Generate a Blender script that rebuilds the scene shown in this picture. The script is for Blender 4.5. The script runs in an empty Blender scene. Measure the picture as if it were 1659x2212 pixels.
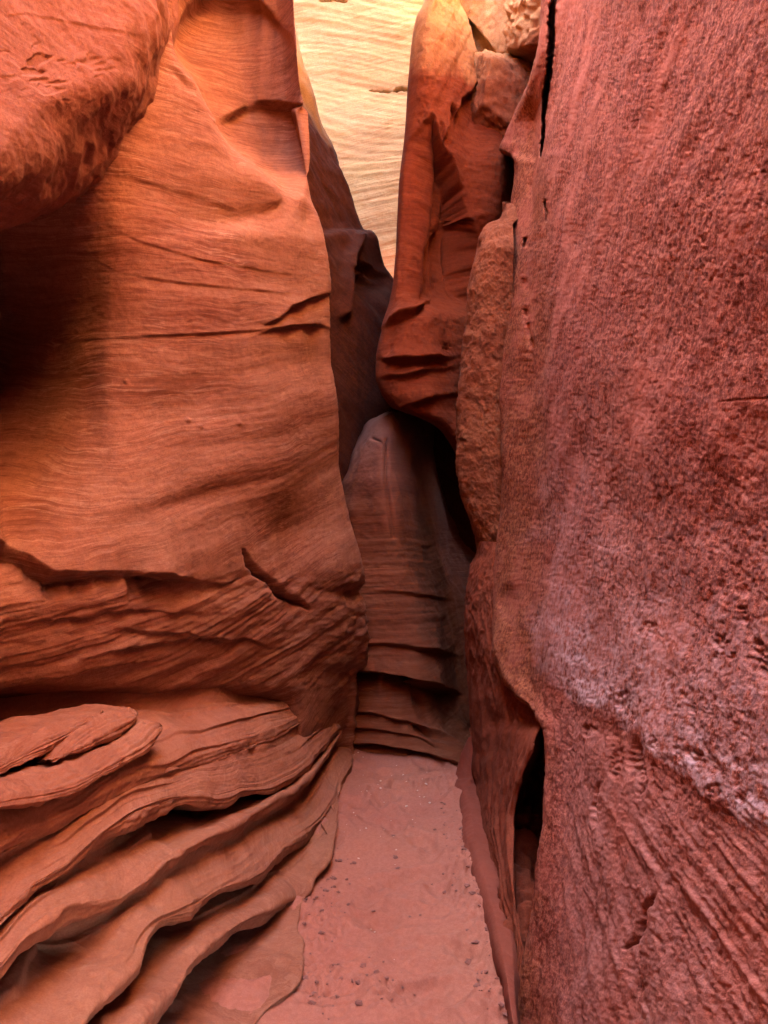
import bpy, math, random
import numpy as np

S = bpy.context.scene
rad = math.radians
# ------------------------------------------------------------------ camera, sky, sun, exposure
F = 1662.0                       # focal length in units of a 1659 x 2212 picture
EYE = 1.5
cam_d = bpy.data.cameras.new("camera")
cam = bpy.data.objects.new("camera", cam_d)
S.collection.objects.link(cam)
cam.location = (0, 0, EYE)
cam.rotation_euler = (rad(90), 0, 0)
cam_d.sensor_fit = 'VERTICAL'
cam_d.sensor_height = 36.0
cam_d.lens = 36.0 * F / 2212.0
cam_d.clip_start = 0.02
cam_d.clip_end = 500
S.camera = cam

SUN_EL, SUN_AZ = 52.0, -80.0     # azimuth measured from +Y towards +X
w = bpy.data.worlds.new("World")
S.world = w
w.use_nodes = True
nt = w.node_tree
sky = nt.nodes.new('ShaderNodeTexSky')
sky.sky_type = 'NISHITA'
sky.sun_disc = False
sky.sun_elevation = rad(SUN_EL)
sky.sun_rotation = rad(SUN_AZ)
sky.dust_density = 4.0
sky.ozone_density = 0.6
nt.links.new(sky.outputs[0], nt.nodes['Background'].inputs[0])
nt.nodes['Background'].inputs[1].default_value = 0.09
sun_d = bpy.data.lights.new("sun", 'SUN')
sun_d.energy = 5.0
sun_d.angle = rad(0.5)
sun_d.color = (1.0, 0.9, 0.76)
sun = bpy.data.objects.new("sun", sun_d)
S.collection.objects.link(sun)
sun.rotation_euler = (rad(90 - SUN_EL), 0, rad(180 - SUN_AZ))
sun.location = (-8, 0, 14)
S.view_settings.view_transform = 'Standard'
S.view_settings.look = 'None'
S.view_settings.exposure = 5.75
S.view_settings.gamma = 1.0
S.cycles.max_bounces = 10
S.cycles.diffuse_bounces = 3
S.cycles.glossy_bounces = 2
S.cycles.sample_clamp_indirect = 6
S.cycles.caustics_reflective = False
S.cycles.caustics_refractive = False

# ------------------------------------------------------------------ maths helpers
def W(dx, dy, Y):
    return np.array([(dx - 829.5) / F * Y, Y, EYE + (1106.0 - dy) / F * Y])

def proj(P):
    Y = np.maximum(P[..., 1], 0.05)
    return 829.5 + P[..., 0] / Y * F, 1106.0 - (P[..., 2] - EYE) / Y * F

def _h(ix, iy, iz):
    h = ix.astype(np.uint32) * np.uint32(374761393) + iy.astype(np.uint32) * np.uint32(668265263) + iz.astype(np.uint32) * np.uint32(2246822519)
    h = (h ^ (h >> np.uint32(13))) * np.uint32(1274126177)
    h = (h ^ (h >> np.uint32(15))) * np.uint32(2654435761)
    return h ^ (h >> np.uint32(16))

def noise(x, y, z):
    x, y, z = np.broadcast_arrays(np.asarray(x, float), np.asarray(y, float), np.asarray(z, float))
    fx, fy, fz = np.floor(x), np.floor(y), np.floor(z)
    ix, iy, iz = fx.astype(np.int64), fy.astype(np.int64), fz.astype(np.int64)
    fx, fy, fz = x - fx, y - fy, z - fz
    u = fx ** 3 * (fx * (fx * 6 - 15) + 10)
    v = fy ** 3 * (fy * (fy * 6 - 15) + 10)
    t = fz ** 3 * (fz * (fz * 6 - 15) + 10)
    def g(i, j, k):
        h = _h(ix + i, iy + j, iz + k)
        a = (h & np.uint32(1023)).astype(float) / 511.5 - 1
        b = ((h >> np.uint32(10)) & np.uint32(1023)).astype(float) / 511.5 - 1
        c = ((h >> np.uint32(20)) & np.uint32(1023)).astype(float) / 511.5 - 1
        return a * (fx - i) + b * (fy - j) + c * (fz - k)
    l = lambda a, b, q: a + (b - a) * q
    r = l(l(l(g(0,0,0), g(1,0,0), u), l(g(0,1,0), g(1,1,0), u), v),
          l(l(g(0,0,1), g(1,0,1), u), l(g(0,1,1), g(1,1,1), u), v), t)
    return r * 1.4

def fbm(P, scale, octv=4, gain=0.5, off=0.0, st=(1, 1, 1)):
    a, s, r = 1.0, scale, 0
    for o in range(octv):
        r = r + a * noise(P[..., 0] * s * st[0] + off + o * 17.1, P[..., 1] * s * st[1] + o * 9.7 + off, P[..., 2] * s * st[2] - off + o * 5.3)
        a *= gain
        s *= 2.03
    return r

def ridged(P, scale, octv=4, off=0.0, st=(1, 1, 1)):
    a, s, r = 1.0, scale, 0
    for o in range(octv):
        r = r + a * (1 - 2 * np.abs(noise(P[..., 0] * s * st[0] + off, P[..., 1] * s * st[1] + o * 9.7, P[..., 2] * s * st[2] - off)))
        a *= 0.5
        s *= 2.03
    return r

def sm(a, b, x):
    t = np.clip((x - a) / (b - a), 0, 1)
    return t * t * (3 - 2 * t)

def pchip(t, V, q):
    t = np.asarray(t, float)
    V = np.asarray(V, float)
    n = len(t)
    h = np.diff(t).reshape((-1,) + (1,) * (V.ndim - 1))
    d = np.diff(V, axis=0) / h
    m = np.zeros_like(V)
    if n > 2:
        h0, h1, d0, d1 = h[:-1], h[1:], d[:-1], d[1:]
        w1, w2 = 2 * h1 + h0, h1 + 2 * h0
        with np.errstate(divide='ignore', invalid='ignore'):
            mm = (w1 + w2) / (w1 / d0 + w2 / d1)
        m[1:-1] = np.where(d0 * d1 > 0, mm, 0)
    m[0], m[-1] = d[0], d[-1]
    k = np.clip(np.searchsorted(t, q, side='right') - 1, 0, n - 2)
    sh = (-1,) + (1,) * (V.ndim - 1)
    hk = (t[k + 1] - t[k]).reshape(sh)
    x = ((q - t[k]).reshape(sh)) / hk
    return ((1 + 2 * x) * (1 - x) ** 2 * V[k] + x * (1 - x) ** 2 * hk * m[k] + x * x * (3 - 2 * x) * V[k + 1] + x * x * (x - 1) * hk * m[k + 1])

def curve(pts, q):
    p = np.array(pts, float)
    o = np.argsort(p[:, 0])
    p = p[o]
    q = np.asarray(q, float)
    return pchip(p[:, 0], p[:, 1], np.clip(q.ravel(), p[0, 0], p[-1, 0])).reshape(q.shape)

def tri(pts, q):
    p = np.array(pts, float)
    return np.interp(q, p[:, 0], p[:, 1])

def knots(A, lo=12, hi=260):
    dx, dy = proj(A)
    d = np.median(np.hypot(np.diff(dx, axis=1), np.diff(dy, axis=1)), axis=0)
    return np.concatenate([[0], np.cumsum(np.clip(d, lo, hi))])

def net(rows, nu, nv, ku=None, kv=None, lo=12, hi=260):
    A = np.array(rows, float)
    tu = knots(A, lo, hi) if ku is None else np.asarray(ku, float)
    tv = knots(A.transpose(1, 0, 2), lo, hi) if kv is None else np.asarray(kv, float)
    B = pchip(tu, A.transpose(1, 0, 2), np.linspace(0, tu[-1], nu)).transpose(1, 0, 2)
    return pchip(tv, B, np.linspace(0, tv[-1], nv))

def normals(P):
    N = np.cross(np.gradient(P, axis=1), np.gradient(P, axis=0))
    N /= np.linalg.norm(N, axis=2, keepdims=True) + 1e-12
    V = np.array([0, 0, EYE]) - P
    dx, dy = proj(P)
    vis = (dx > 0) & (dx < 1659) & (dy > 0) & (dy < 2212) & (P[..., 1] > 0.3)
    dots = (N * V).sum(2)
    s = np.median(dots[vis]) if vis.any() else np.median(dots)
    return N if s > 0 else -N

def smooth_n(N, k=3):
    for _ in range(k):
        M = N.copy()
        M[1:-1] += N[:-2] + N[2:]
        M[:, 1:-1] += N[:, :-2] + N[:, 2:]
        N = M / (np.linalg.norm(M, axis=2, keepdims=True) + 1e-12)
    return N

def lip(X, Y, poly, a, b, La, Lb, w=3.0, f0=30, f1=30):
    """overhanging lip along a line y(x): swells out above it, drops back below it"""
    p = np.array(poly, float)
    d = Y - tri(poly, X)
    ln = 0.3 * (p[-1, 0] - p[0, 0])
    fade = sm(p[0, 0] - f0, p[0, 0] + ln, X) * (1 - sm(p[-1, 0] - ln, p[-1, 0] + f1, X))
    fade = fade * np.clip(0.85 + 0.7 * noise(X / 38.0, p[0, 1] * 0.37, 0.6), 0.1, 1.4)
    up = a * np.exp(np.minimum(d, 0) / La)
    dn = -b * np.exp(-np.maximum(d, 0) / Lb)
    s = sm(-w, w, d)
    return fade * (up * (1 - s) + dn * s)

def segdist(X, Y, poly):
    best = np.full(X.shape, 1e9)
    tt = np.zeros(X.shape)
    L = 0
    p = np.array(poly, float)
    for (x0, y0), (x1, y1) in zip(p[:-1], p[1:]):
        ex, ey = x1 - x0, y1 - y0
        l = math.hypot(ex, ey)
        t = np.clip(((X - x0) * ex + (Y - y0) * ey) / (l * l), 0, 1)
        d = np.hypot(X - x0 - t * ex, Y - y0 - t * ey)
        m = d < best
        best = np.where(m, d, best)
        tt = np.where(m, L + t * l, tt)
        L += l
    return best, tt / L

def crack(X, Y, poly, wd, dep, jit=None):
    d, t = segdist(X, Y, poly)
    ww = wd * np.clip(np.minimum(t, 1 - t) * 5 + 0.25, 0, 1)
    return -dep * np.exp(-(d / ww) ** 2)

def blob(X, Y, cx, cy, rx, ry, ang=0.0):
    c, s = math.cos(ang), math.sin(ang)
    u = ((X - cx) * c + (Y - cy) * s) / rx
    v = (-(X - cx) * s + (Y - cy) * c) / ry
    return np.exp(-(u * u + v * v))

# ------------------------------------------------------------------ object helpers
def thing(o, label, cat, group=None, kind='thing'):
    o['label'] = label
    o['category'] = cat
    o['kind'] = kind
    if group:
        o['group'] = group
    return o

def mesh_from(name, V, Fq, mat, smooth=True, origin=(0, 0, 0), parent=None):
    me = bpy.data.meshes.new(name)
    V = np.asarray(V, np.float32) - np.asarray(origin, np.float32)
    Fq = np.asarray(Fq, np.int32)
    n, k = Fq.shape
    me.vertices.add(len(V))
    me.vertices.foreach_set("co", V.ravel())
    me.loops.add(n * k)
    me.loops.foreach_set("vertex_index", Fq.ravel())
    me.polygons.add(n)
    me.polygons.foreach_set("loop_start", np.arange(0, n * k, k, dtype=np.int32))
    me.polygons.foreach_set("loop_total", np.full(n, k, np.int32))
    me.polygons.foreach_set("use_smooth", np.full(n, smooth, bool))
    me.update(calc_edges=True)
    me.validate()
    o = bpy.data.objects.new(name, me)
    S.collection.objects.link(o)
    me.materials.append(mat)
    if parent is not None:
        o.parent = parent
        o.location = np.asarray(origin, float) - np.asarray(parent.location)
    else:
        o.location = origin
    return o

def grid_faces(nv, nu):
    i = np.arange(nv * nu).reshape(nv, nu)
    return np.stack([i[:-1, :-1], i[:-1, 1:], i[1:, 1:], i[1:, :-1]], -1).reshape(-1, 4)

def grid_obj(name, P, mat, origin=(0, 0, 0), parent=None):
    nv, nu = P.shape[:2]
    return mesh_from(name, P.reshape(-1, 3), grid_faces(nv, nu), mat, True, origin, parent)

# ------------------------------------------------------------------ sandstone material
class NT:
    def __init__(s, name):
        s.m = bpy.data.materials.new(name)
        s.m.use_nodes = True
        s.t = s.m.node_tree
        s.n = s.t.nodes
        s.bsdf = s.n['Principled BSDF']
    def new(s, typ, ins=None, **kw):
        nd = s.n.new(typ)
        for k, v in kw.items():
            setattr(nd, k, v)
        for k, v in (ins or {}).items():
            if hasattr(v, 'is_output'):
                s.t.links.new(v, nd.inputs[k])
            else:
                nd.inputs[k].default_value = v
        return nd
    def math(s, op, a, b=0.0):
        return s.new('ShaderNodeMath', {0: a, 1: b}, operation=op).outputs[0]
    def vmul(s, v, k):
        return s.new('ShaderNodeVectorMath', {0: v, 1: k}, operation='MULTIPLY').outputs[0]
    def noise(s, vec, scale, detail=4, rough=0.55, dist=0.0):
        return s.new('ShaderNodeTexNoise', {'Vector': vec, 'Scale': scale, 'Detail': detail, 'Roughness': rough, 'Distortion': dist}).outputs['Fac']
    def ramp(s, fac, stops):
        r = s.new('ShaderNodeValToRGB', {'Fac': fac})
        e = r.color_ramp.elements
        while len(e) < len(stops):
            e.new(0.5)
        for el, (p, c) in zip(e, stops):
            el.position = p
            el.color = (c, c, c, 1) if isinstance(c, (int, float)) else (*c, 1)
        return r.outputs[0]
    def mix(s, fac, a, b, mode='MIX'):
        nd = s.new('ShaderNodeMix', data_type='RGBA', blend_type=mode)
        for idx, v in ((0, fac), (6, a), (7, b)):
            if hasattr(v, 'is_output'):
                s.t.links.new(v, nd.inputs[idx])
            elif idx:
                nd.inputs[idx].default_value = (*v, 1)
            else:
                nd.inputs[idx].default_value = v
        return nd.outputs[2]

def sandstone(name, light, mid, dark, bed=(0, -0.24, 1.0), bscale=9.0, strata=0.6, streak=0.35, mottle=0.3, mscale=40.0,
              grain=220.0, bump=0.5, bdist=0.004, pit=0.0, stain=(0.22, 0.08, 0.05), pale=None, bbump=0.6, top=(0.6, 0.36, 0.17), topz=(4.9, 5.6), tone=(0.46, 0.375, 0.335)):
    light, mid, dark, stain = [tuple(v * g for v, g in zip(c_, tone)) for c_ in (light, mid, dark, stain)]
    q = NT(name)
    pos = q.new('ShaderNodeNewGeometry').outputs['Position']
    warp = q.noise(pos, 1.3, 3)
    b = q.new('ShaderNodeVectorMath', {0: pos, 1: bed}, operation='DOT_PRODUCT').outputs['Value']
    b = q.math('ADD', b, q.math('MULTIPLY', warp, 0.16))
    sep = q.new('ShaderNodeSeparateXYZ', {0: pos})
    bv = q.new('ShaderNodeCombineXYZ', {0: q.math('MULTIPLY', sep.outputs[0], 0.05), 1: q.math('MULTIPLY', sep.outputs[1], 0.05), 2: b}).outputs[0]
    s1 = q.noise(bv, bscale, 6, 0.65)
    s2 = q.noise(bv, bscale * 7, 4, 0.6)
    s3 = q.noise(bv, bscale * 30, 3, 0.6)
    st = q.math('ADD', q.math('ADD', q.math('MULTIPLY', s1, 0.42), q.math('MULTIPLY', s2, 0.33)), q.math('MULTIPLY', s3, 0.25))
    c = q.ramp(st, [(0.40, dark), (0.5, mid), (0.59, light)])
    c = q.mix(strata, mid, c)
    pl = q.math('MULTIPLY', q.ramp(q.noise(bv, bscale * 4.3, 3, 0.55), [(0.47, 0.0), (0.5, 1.0), (0.53, 0.0)]), q.ramp(q.noise(pos, 2.3, 3), [(0.42, 0.0), (0.6, 1.0)]))
    c = q.mix(q.math('MULTIPLY', pl, strata * 0.8), c, tuple(min(1, v * k) for v, k in zip(light, (1.25, 1.5, 1.6))))
    big = q.noise(pos, 1.9, 4, 0.6)
    c = q.mix(q.ramp(big, [(0.4, 0.0), (0.7, 0.45)]), c, light)
    hue = q.noise(q.vmul(pos, (1, 1, 1.6)), 1.1, 3, 0.5)
    c = q.mix(q.ramp(hue, [(0.4, 0.0), (0.65, 0.35)]), c, tuple(min(1, v * k) for v, k in zip(mid, (1.12, 1.35, 1.15))))
    # mottling of the weathered skin
    mo = q.noise(pos, mscale, 6, 0.74)
    c = q.mix(q.math('MULTIPLY', q.ramp(mo, [(0.42, 1.0), (0.56, 0.0)]), mottle), c, dark)
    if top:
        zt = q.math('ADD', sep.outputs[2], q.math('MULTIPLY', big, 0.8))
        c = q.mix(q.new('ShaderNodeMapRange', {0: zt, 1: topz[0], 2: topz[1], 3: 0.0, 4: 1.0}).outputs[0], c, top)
    fine = q.noise(pos, grain, 3, 0.7)
    c = q.mix(q.math('MULTIPLY', q.ramp(fine, [(0.44, 1.0), (0.54, 0.0)]), 0.15 + mottle * 0.6), c, dark)
    # water streaks running down
    sv = q.vmul(pos, (1, 1, 0.06))
    sk = q.noise(sv, 7.0, 5, 0.6)
    c = q.mix(q.math('MULTIPLY', q.ramp(sk, [(0.53, 0.0), (0.72, 1.0)]), streak), c, stain)
    if pale:
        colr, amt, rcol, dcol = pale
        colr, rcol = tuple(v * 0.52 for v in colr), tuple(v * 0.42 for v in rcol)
        ra = q.new('ShaderNodeAttribute', attribute_name='warm_bounce').outputs['Fac']
        c = q.mix(q.math('MULTIPLY', ra, 0.75), c, q.mix(q.ramp(mo, [(0.4, 0.0), (0.6, 1.0)]), dark, rcol))  # orange bounce light put into the colour through the mask
        du = q.new('ShaderNodeAttribute', attribute_name='dust').outputs['Fac']
        du = q.math('MULTIPLY', du, q.ramp(q.noise(q.vmul(pos, (1, 2.2, 1)), 9.0, 5, 0.65), [(0.3, 0.15), (0.6, 1.0)]))
        c = q.mix(q.math('MULTIPLY', du, 0.62), c, dcol)
        worn = q.ramp(q.noise(pos, 2.6, 4, 0.6), [(0.5, 0.0), (0.66, 0.6)])
        c = q.mix(worn, c, mid)
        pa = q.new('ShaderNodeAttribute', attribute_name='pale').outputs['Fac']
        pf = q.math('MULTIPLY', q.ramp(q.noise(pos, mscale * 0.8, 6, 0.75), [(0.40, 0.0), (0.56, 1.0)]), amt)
        c = q.mix(q.math('MULTIPLY', pf, pa), c, colr)  # blue sky light put into the colour as lavender
    q.t.links.new(c, q.bsdf.inputs['Base Color'])
    q.bsdf.inputs['Roughness'].default_value = 0.92
    q.bsdf.inputs['Specular IOR Level'].default_value = 0.09
    # relief finer than the mesh
    h = q.math('ADD', q.math('MULTIPLY', s2, bbump), q.math('MULTIPLY', fine, 0.35))
    h = q.math('ADD', h, q.math('MULTIPLY', mo, 0.6 + pit))
    bp = q.new('ShaderNodeBump', {'Strength': bump, 'Distance': bdist, 'Height': h})
    q.t.links.new(bp.outputs[0], q.bsdf.inputs['Normal'])
    return q.m

M_left = sandstone('orange_sandstone', (0.58, 0.29, 0.2), (0.43, 0.175, 0.11), (0.2, 0.06, 0.034), strata=1.0, streak=0.25, mottle=0.22, tone=(0.47, 0.44, 0.42))
M_block = sandstone('pink_sandstone', (0.48, 0.23, 0.17), (0.40, 0.17, 0.12), (0.22, 0.07, 0.04), strata=0.6, streak=0.2, mottle=0.3, bdist=0.006)
M_ledge = sandstone('layered_sandstone', (0.56, 0.29, 0.2), (0.47, 0.22, 0.145), (0.28, 0.1, 0.06), strata=0.6, streak=0.08, mottle=0.2, bscale=14)
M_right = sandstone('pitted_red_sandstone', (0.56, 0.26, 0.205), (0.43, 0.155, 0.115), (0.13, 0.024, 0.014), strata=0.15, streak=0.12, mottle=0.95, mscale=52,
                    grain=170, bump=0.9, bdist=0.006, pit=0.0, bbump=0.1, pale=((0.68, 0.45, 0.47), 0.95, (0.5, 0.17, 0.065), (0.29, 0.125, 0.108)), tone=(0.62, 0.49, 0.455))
M_rib = sandstone('rough_tan_sandstone', (0.46, 0.2, 0.1), (0.37, 0.135, 0.065), (0.22, 0.06, 0.028), strata=0.3, streak=0.2, mottle=0.5, mscale=30, bump=0.9, bdist=0.008, bbump=0.2)
M_flute = sandstone('fluted_red_sandstone', (0.38, 0.13, 0.08), (0.32, 0.085, 0.045), (0.16, 0.03, 0.014), strata=0.2, streak=0.5, mottle=0.4, bdist=0.006, bbump=0.1, stain=(0.15, 0.045, 0.03))
M_fin = sandstone('deep_red_sandstone', (0.34, 0.1, 0.04), (0.24, 0.052, 0.018), (0.14, 0.024, 0.009), bed=(0.1, 0, 1), strata=0.6, streak=0.25, mottle=0.3, bscale=9, bump=0.8, stain=(0.15, 0.03, 0.015))  # deep red base colour, no emission
M_dark = sandstone('dark_sandstone', (0.27, 0.1, 0.065), (0.16, 0.05, 0.03), (0.06, 0.016, 0.012), bed=(0.9, 0, 1), strata=0.7, streak=0.5, tone=(0.28, 0.225, 0.2), mottle=0.4, stain=(0.05, 0.02, 0.018))  # very dark base colour throughout
M_hump = sandstone('banded_sandstone', (0.36, 0.17, 0.105), (0.27, 0.1, 0.055), (0.15, 0.042, 0.02), bed=(0, 0, 1), strata=0.9, streak=0.15, mottle=0.1, bscale=7, stain=(0.15, 0.05, 0.03), tone=(0.42, 0.31, 0.25), top=(0.15, 0.073, 0.058), topz=(1.75, 2.6))  # greyer top puts sky light into the colour
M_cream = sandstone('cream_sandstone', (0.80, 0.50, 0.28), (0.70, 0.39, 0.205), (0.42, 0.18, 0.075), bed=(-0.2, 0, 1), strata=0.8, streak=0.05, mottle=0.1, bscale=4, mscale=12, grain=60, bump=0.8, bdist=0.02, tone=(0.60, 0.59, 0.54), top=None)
M_smooth = sandstone('smooth_red_sandstone', (0.38, 0.13, 0.095), (0.32, 0.095, 0.065), (0.22, 0.05, 0.03), strata=0.3, streak=0.1, mottle=0.15, bbump=0.2)
M_sand = sandstone('pink_sand', (0.60, 0.29, 0.215), (0.52, 0.235, 0.17), (0.36, 0.135, 0.09), strata=0.1, streak=0.0, mottle=0.35, mscale=60, grain=330, bump=0.8, bdist=0.004, bbump=0.0, tone=(0.52, 0.425, 0.40))

# ------------------------------------------------------------------ LEFT WALL
def raise_top(rows, dxs, zs):
    """continue a net upwards beyond the picture: lean back by dxs and climb to zs"""
    top = rows[0]
    out = []
    for lean, z in zip(dxs, zs):
        out.append([np.array([p[0] + lean, p[1], max(z, p[2] + 0.3)]) for p in top])
    return out[::-1] + rows

LB = [(-150, 1.85), (0, 2.3), (120, 2.44), (240, 2.62), (330, 2.8), (450, 3.06), (560, 3.36), (640, 3.68)]
EDGE_L = [(-250, 632), (0, 634), (60, 637), (100, 640), (200, 650), (300, 660), (380, 668), (430, 676), (470, 690), (520, 704), (580, 712), (640, 715), (720, 714),
          (800, 716), (880, 722), (930, 727), (1000, 730), (1050, 740), (1134, 759), (1200, 780), (1234, 788), (1262, 783), (1277, 774), (1300, 786), (1330, 792), (1356, 795), (1400, 793), (1431, 789), (1456, 772), (1490, 776), (1560, 770), (1640, 765)]
def left_row(dy):
    e = float(tri(EDGE_L, dy))
    ye = float(tri([(-250, 4.25), (430, 4.05), (900, 4.15), (1250, 4.35), (1480, 4.6), (1700, 4.8)], dy))
    off = float(tri([(-250, 0.2), (200, 0.1), (500, 0.0), (900, -0.02), (1200, -0.1), (1300, -0.1), (1420, -0.02), (1480, 0.06), (1520, 0.4), (1600, 0.7), (1700, 0.9)], dy))
    zb = EYE + (1106 - dy) / F * 2.0
    r = [np.array([2.2, -3.6, zb]), np.array([0.2, -3.3, zb]), np.array([-1.1, -2.2, zb]), np.array([-1.1, 0.2, EYE + (1106 - dy) / F * 1.8])]  # first columns cross behind the camera, added to cut fill light
    for dx in (-150, 0, 60, 120, 180, 240, 330):
        Y = float(tri(LB, dx))
        hol = 1.05 * math.exp(-((dx + 60) / 235.0) ** 2 - ((dy - 750) / 320.0) ** 2)
        r.append(W(dx, dy, Y + off + hol))
    if dy <= 430:
        rid = float(tri([(-250, 383), (0, 390), (100, 415), (200, 441), (250, 462), (300, 495), (340, 530), (380, 572), (430, 605)], dy))
        k = sm(-100, 430, dy)
        t = 1 - sm(280, 430, dy)
        r += [W(rid, dy, float(tri([(-250, 3.0), (0, 3.02), (200, 3.14), (300, 3.3), (380, 3.5), (430, 3.6)], dy))),
              W(rid + (e - rid) * (0.14 - 0.2 * t * sm(380, 250, dy)), dy, 4.0 * t + 3.68 * (1 - t)),
              W(rid + (e - rid) * 0.42, dy, 4.5 * t + 3.78 * (1 - t)),
              W(rid + (e - rid) * 0.85, dy, 4.38 * t + 3.92 * (1 - t))]
    else:
        q = sm(430, 520, dy)
        for a, b, Ya, Yb in ((605, 450, 3.6, 3.06), (624, 560, 3.7, 3.36), (642, 640, 3.78, 3.68), (662, e - 22, 3.92, ye - 0.14)):
            r.append(W(a + (b - a) * q, dy, Ya + (Yb - Ya) * q + off * (0.12 if b > 600 else 0.7 if b > 500 else 0.95)))
    r += [W(e, dy, ye), W(e - 6, dy, ye + 0.25), W(e - 60, dy, ye + 1.1), W(e - 200, dy, ye + 2.2)]
    return r
LROWS = [-250, -100, 0, 50, 100, 150, 200, 250, 300, 340, 380, 430, 470, 520, 580, 640, 720, 800, 880, 930, 1000, 1050, 1134, 1200, 1234, 1262, 1277, 1300, 1330, 1356, 1400, 1431, 1456, 1480, 1500, 1530, 1600, 1700]
rows = raise_top([left_row(d) for d in LROWS], [-0.15, -0.6], [5.0, 7.6])
rows.append([np.array([p[0], p[1], -0.5]) for p in rows[-1]])
P = net(rows, 470, 900, lo=9, hi=170)
N = smooth_n(normals(P), 4)
X, Y = proj(P)
bed = P[..., 2] - 0.24 * P[..., 1] + 0.12 * noise(P[..., 0] * 1.3, P[..., 1] * 1.3, P[..., 2] * 1.3)
def strata_disp(bed, P, f=9, off=0.0):
    lo = 0.35 * P[..., 1]
    a = noise(bed * f + off, lo, 3.3 + off) + 0.5 * noise(bed * f * 2.3, lo * 1.3, 8.1 + off) + 0.3 * noise(bed * f * 5.1, lo * 2, 1.7 + off) + 0.18 * noise(bed * f * 11, lo * 3, 4.2)
    return a
D = 0.022 * fbm(P, 1.6, 2, off=3.0) + 0.002 * fbm(P, 14, 3, off=1.0) + 0.0014 * fbm(P, 70, 3, gain=.65)
D += 0.0035 * strata_disp(bed, P) * (0.5 + 0.8 * sm(-0.3, 0.4, noise(P[..., 0] * 2, P[..., 1] * 2, P[..., 2] * 2)))
band = sm(1225, 1262, Y) * (1 - sm(1480, 1500, Y))
jag = fbm(P, 9, 4, off=7.0, st=(1, 1, 3.5))
thin = noise(bed * 70, P[..., 1] * 1.6, 2.0) + 0.6 * noise(bed * 150, P[..., 1] * 3, 5.0)
D += band * (0.006 * thin + 0.004 * jag + 0.012 * noise(bed * 16, P[..., 1] * 0.9, 4.4))
# undercut seam along the middle of the wall
yj = Y + 9 * noise(X / 45.0, 0.5, 0.5) + 4 * noise(X / 13.0, 1.5, 0.5)
D += lip(X, yj, [(-200, 1120), (0, 1180), (60, 1206), (110, 1240), (200, 1238), (340, 1242), (400, 1256), (480, 1264), (525, 1252), (560, 1238)], 0.04, 0.11, 70, 40, 4, 60, 20) * (1 - 0.6 * sm(330, 470, X))
D += crack(X + 4 * noise(Y / 12, X / 30, 0.2), Y + 4 * noise(X / 12., Y / 30, 0.7), [(524, 1188), (541, 1216), (562, 1242), (588, 1258), (606, 1286), (640, 1300), (662, 1314)], 5, 0.06)
D += lip(X, yj, [(562, 1242), (600, 1276), (640, 1300), (662, 1314)], 0.012, 0.02, 40, 25, 3, 8, 15)
for poly, a, b in (([(60, 1345), (200, 1335), (300, 1322), (420, 1330)], 0.006, 0.02), ([(150, 1420), (300, 1395), (480, 1380), (620, 1400)], 0.008, 0.025),
                   ([(250, 1360), (400, 1372), (520, 1392)], 0.006, 0.018), ([(30, 1470), (200, 1440), (330, 1430)], 0.01, 0.04)):
    D += lip(X, yj, poly, a, b, 25, 18, 2.5, 30, 40)
# curved lips near the right edge
D += lip(X, Y + 3 * noise(X / 14., 0.2, 0.3), [(575, 702), (600, 690), (630, 662), (668, 645), (720, 632)], 0.02, 0.035, 30, 28, 3, 20, 10)
D += lip(X, Y + 2 * noise(X / 18., 0.2, 0.3), [(560, 722), (600, 709), (640, 703), (690, 702), (720, 712)], 0.012, 0.022, 20, 60, 3, 20, 10)
D += lip(X, Y, [(150, 738), (300, 727), (450, 721), (560, 714), (640, 703)], 0.005, 0.006, 12, 14, 2.5, 80, 10)
D += lip(X, Y, [(200, 560), (260, 590), (400, 612), (560, 628), (700, 640)], 0.003, 0.003, 18, 16, 3, 80, 20)
D += lip(X, Y, [(215, 480), (300, 520), (430, 560), (600, 590), (700, 600)], 0.003, 0.003, 20, 14, 3, 60, 20)
D += lip(X, Y, [(270, 380), (350, 405), (430, 428), (500, 455), (530, 490)], 0.004, 0.005, 45, 30, 6, 60, 15)
D += lip(X, Y, [(370, 140), (400, 165), (430, 188), (452, 210)], 0.008, 0.012, 40, 45, 12, 30, 10)
D += 0.03 * blob(X, Y, 560, 1000, 120, 80, -0.3) - 0.03 * blob(X, Y, 640, 1150, 70, 60) + 0.02 * blob(X, Y, 600, 880, 120, 60, -0.2) - 0.02 * blob(X, Y, 330, 900, 130, 50, -0.3) - 0.018 * blob(X, Y, 420, 1080, 160, 22, -0.28) - 0.02 * blob(X, Y, 640, 790, 60, 40, -0.3)
# the scooped alcove at the top
D += lip(X, Y + 5 * noise(X / 40., 0.2, 0.9), [(470, 262), (520, 240), (560, 228), (610, 226), (680, 238)], 0.035, 0.05, 50, 100, 8, 20, 30)
D -= 0.15 * blob(X, Y, 450, 60, 60, 80)
D += lip(X, Y + 8 * noise(X / 40., 0.2, 2.9), [(395, 60), (430, 10), (480, -12), (550, 0), (600, 50), (640, 110)], 0.03, 0.10, 60, 110, 18, 10, 10)
for cx, cy in ((272, 824), (432, 921), (410, 906), (510, 914)):
    D += 0.010 * blob(X, Y, cx, cy, 4, 5)
# rough rock along the lower right corner
rr = sm(700, 760, X) * sm(1200, 1260, Y)
D += rr * 0.018 * fbm(P, 12, 4, off=2.0)
D = np.where(P[..., 1] > 0.9, D, 0.03 * fbm(P, 1.5, 4))
PL = P + N * D[..., None]
LO = (-0.9, 2.6, 0.0)
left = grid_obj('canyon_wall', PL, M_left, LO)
thing(left, 'smooth orange wall of curving sandstone layers above a stack of flowing ledges', 'rock wall')

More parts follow.
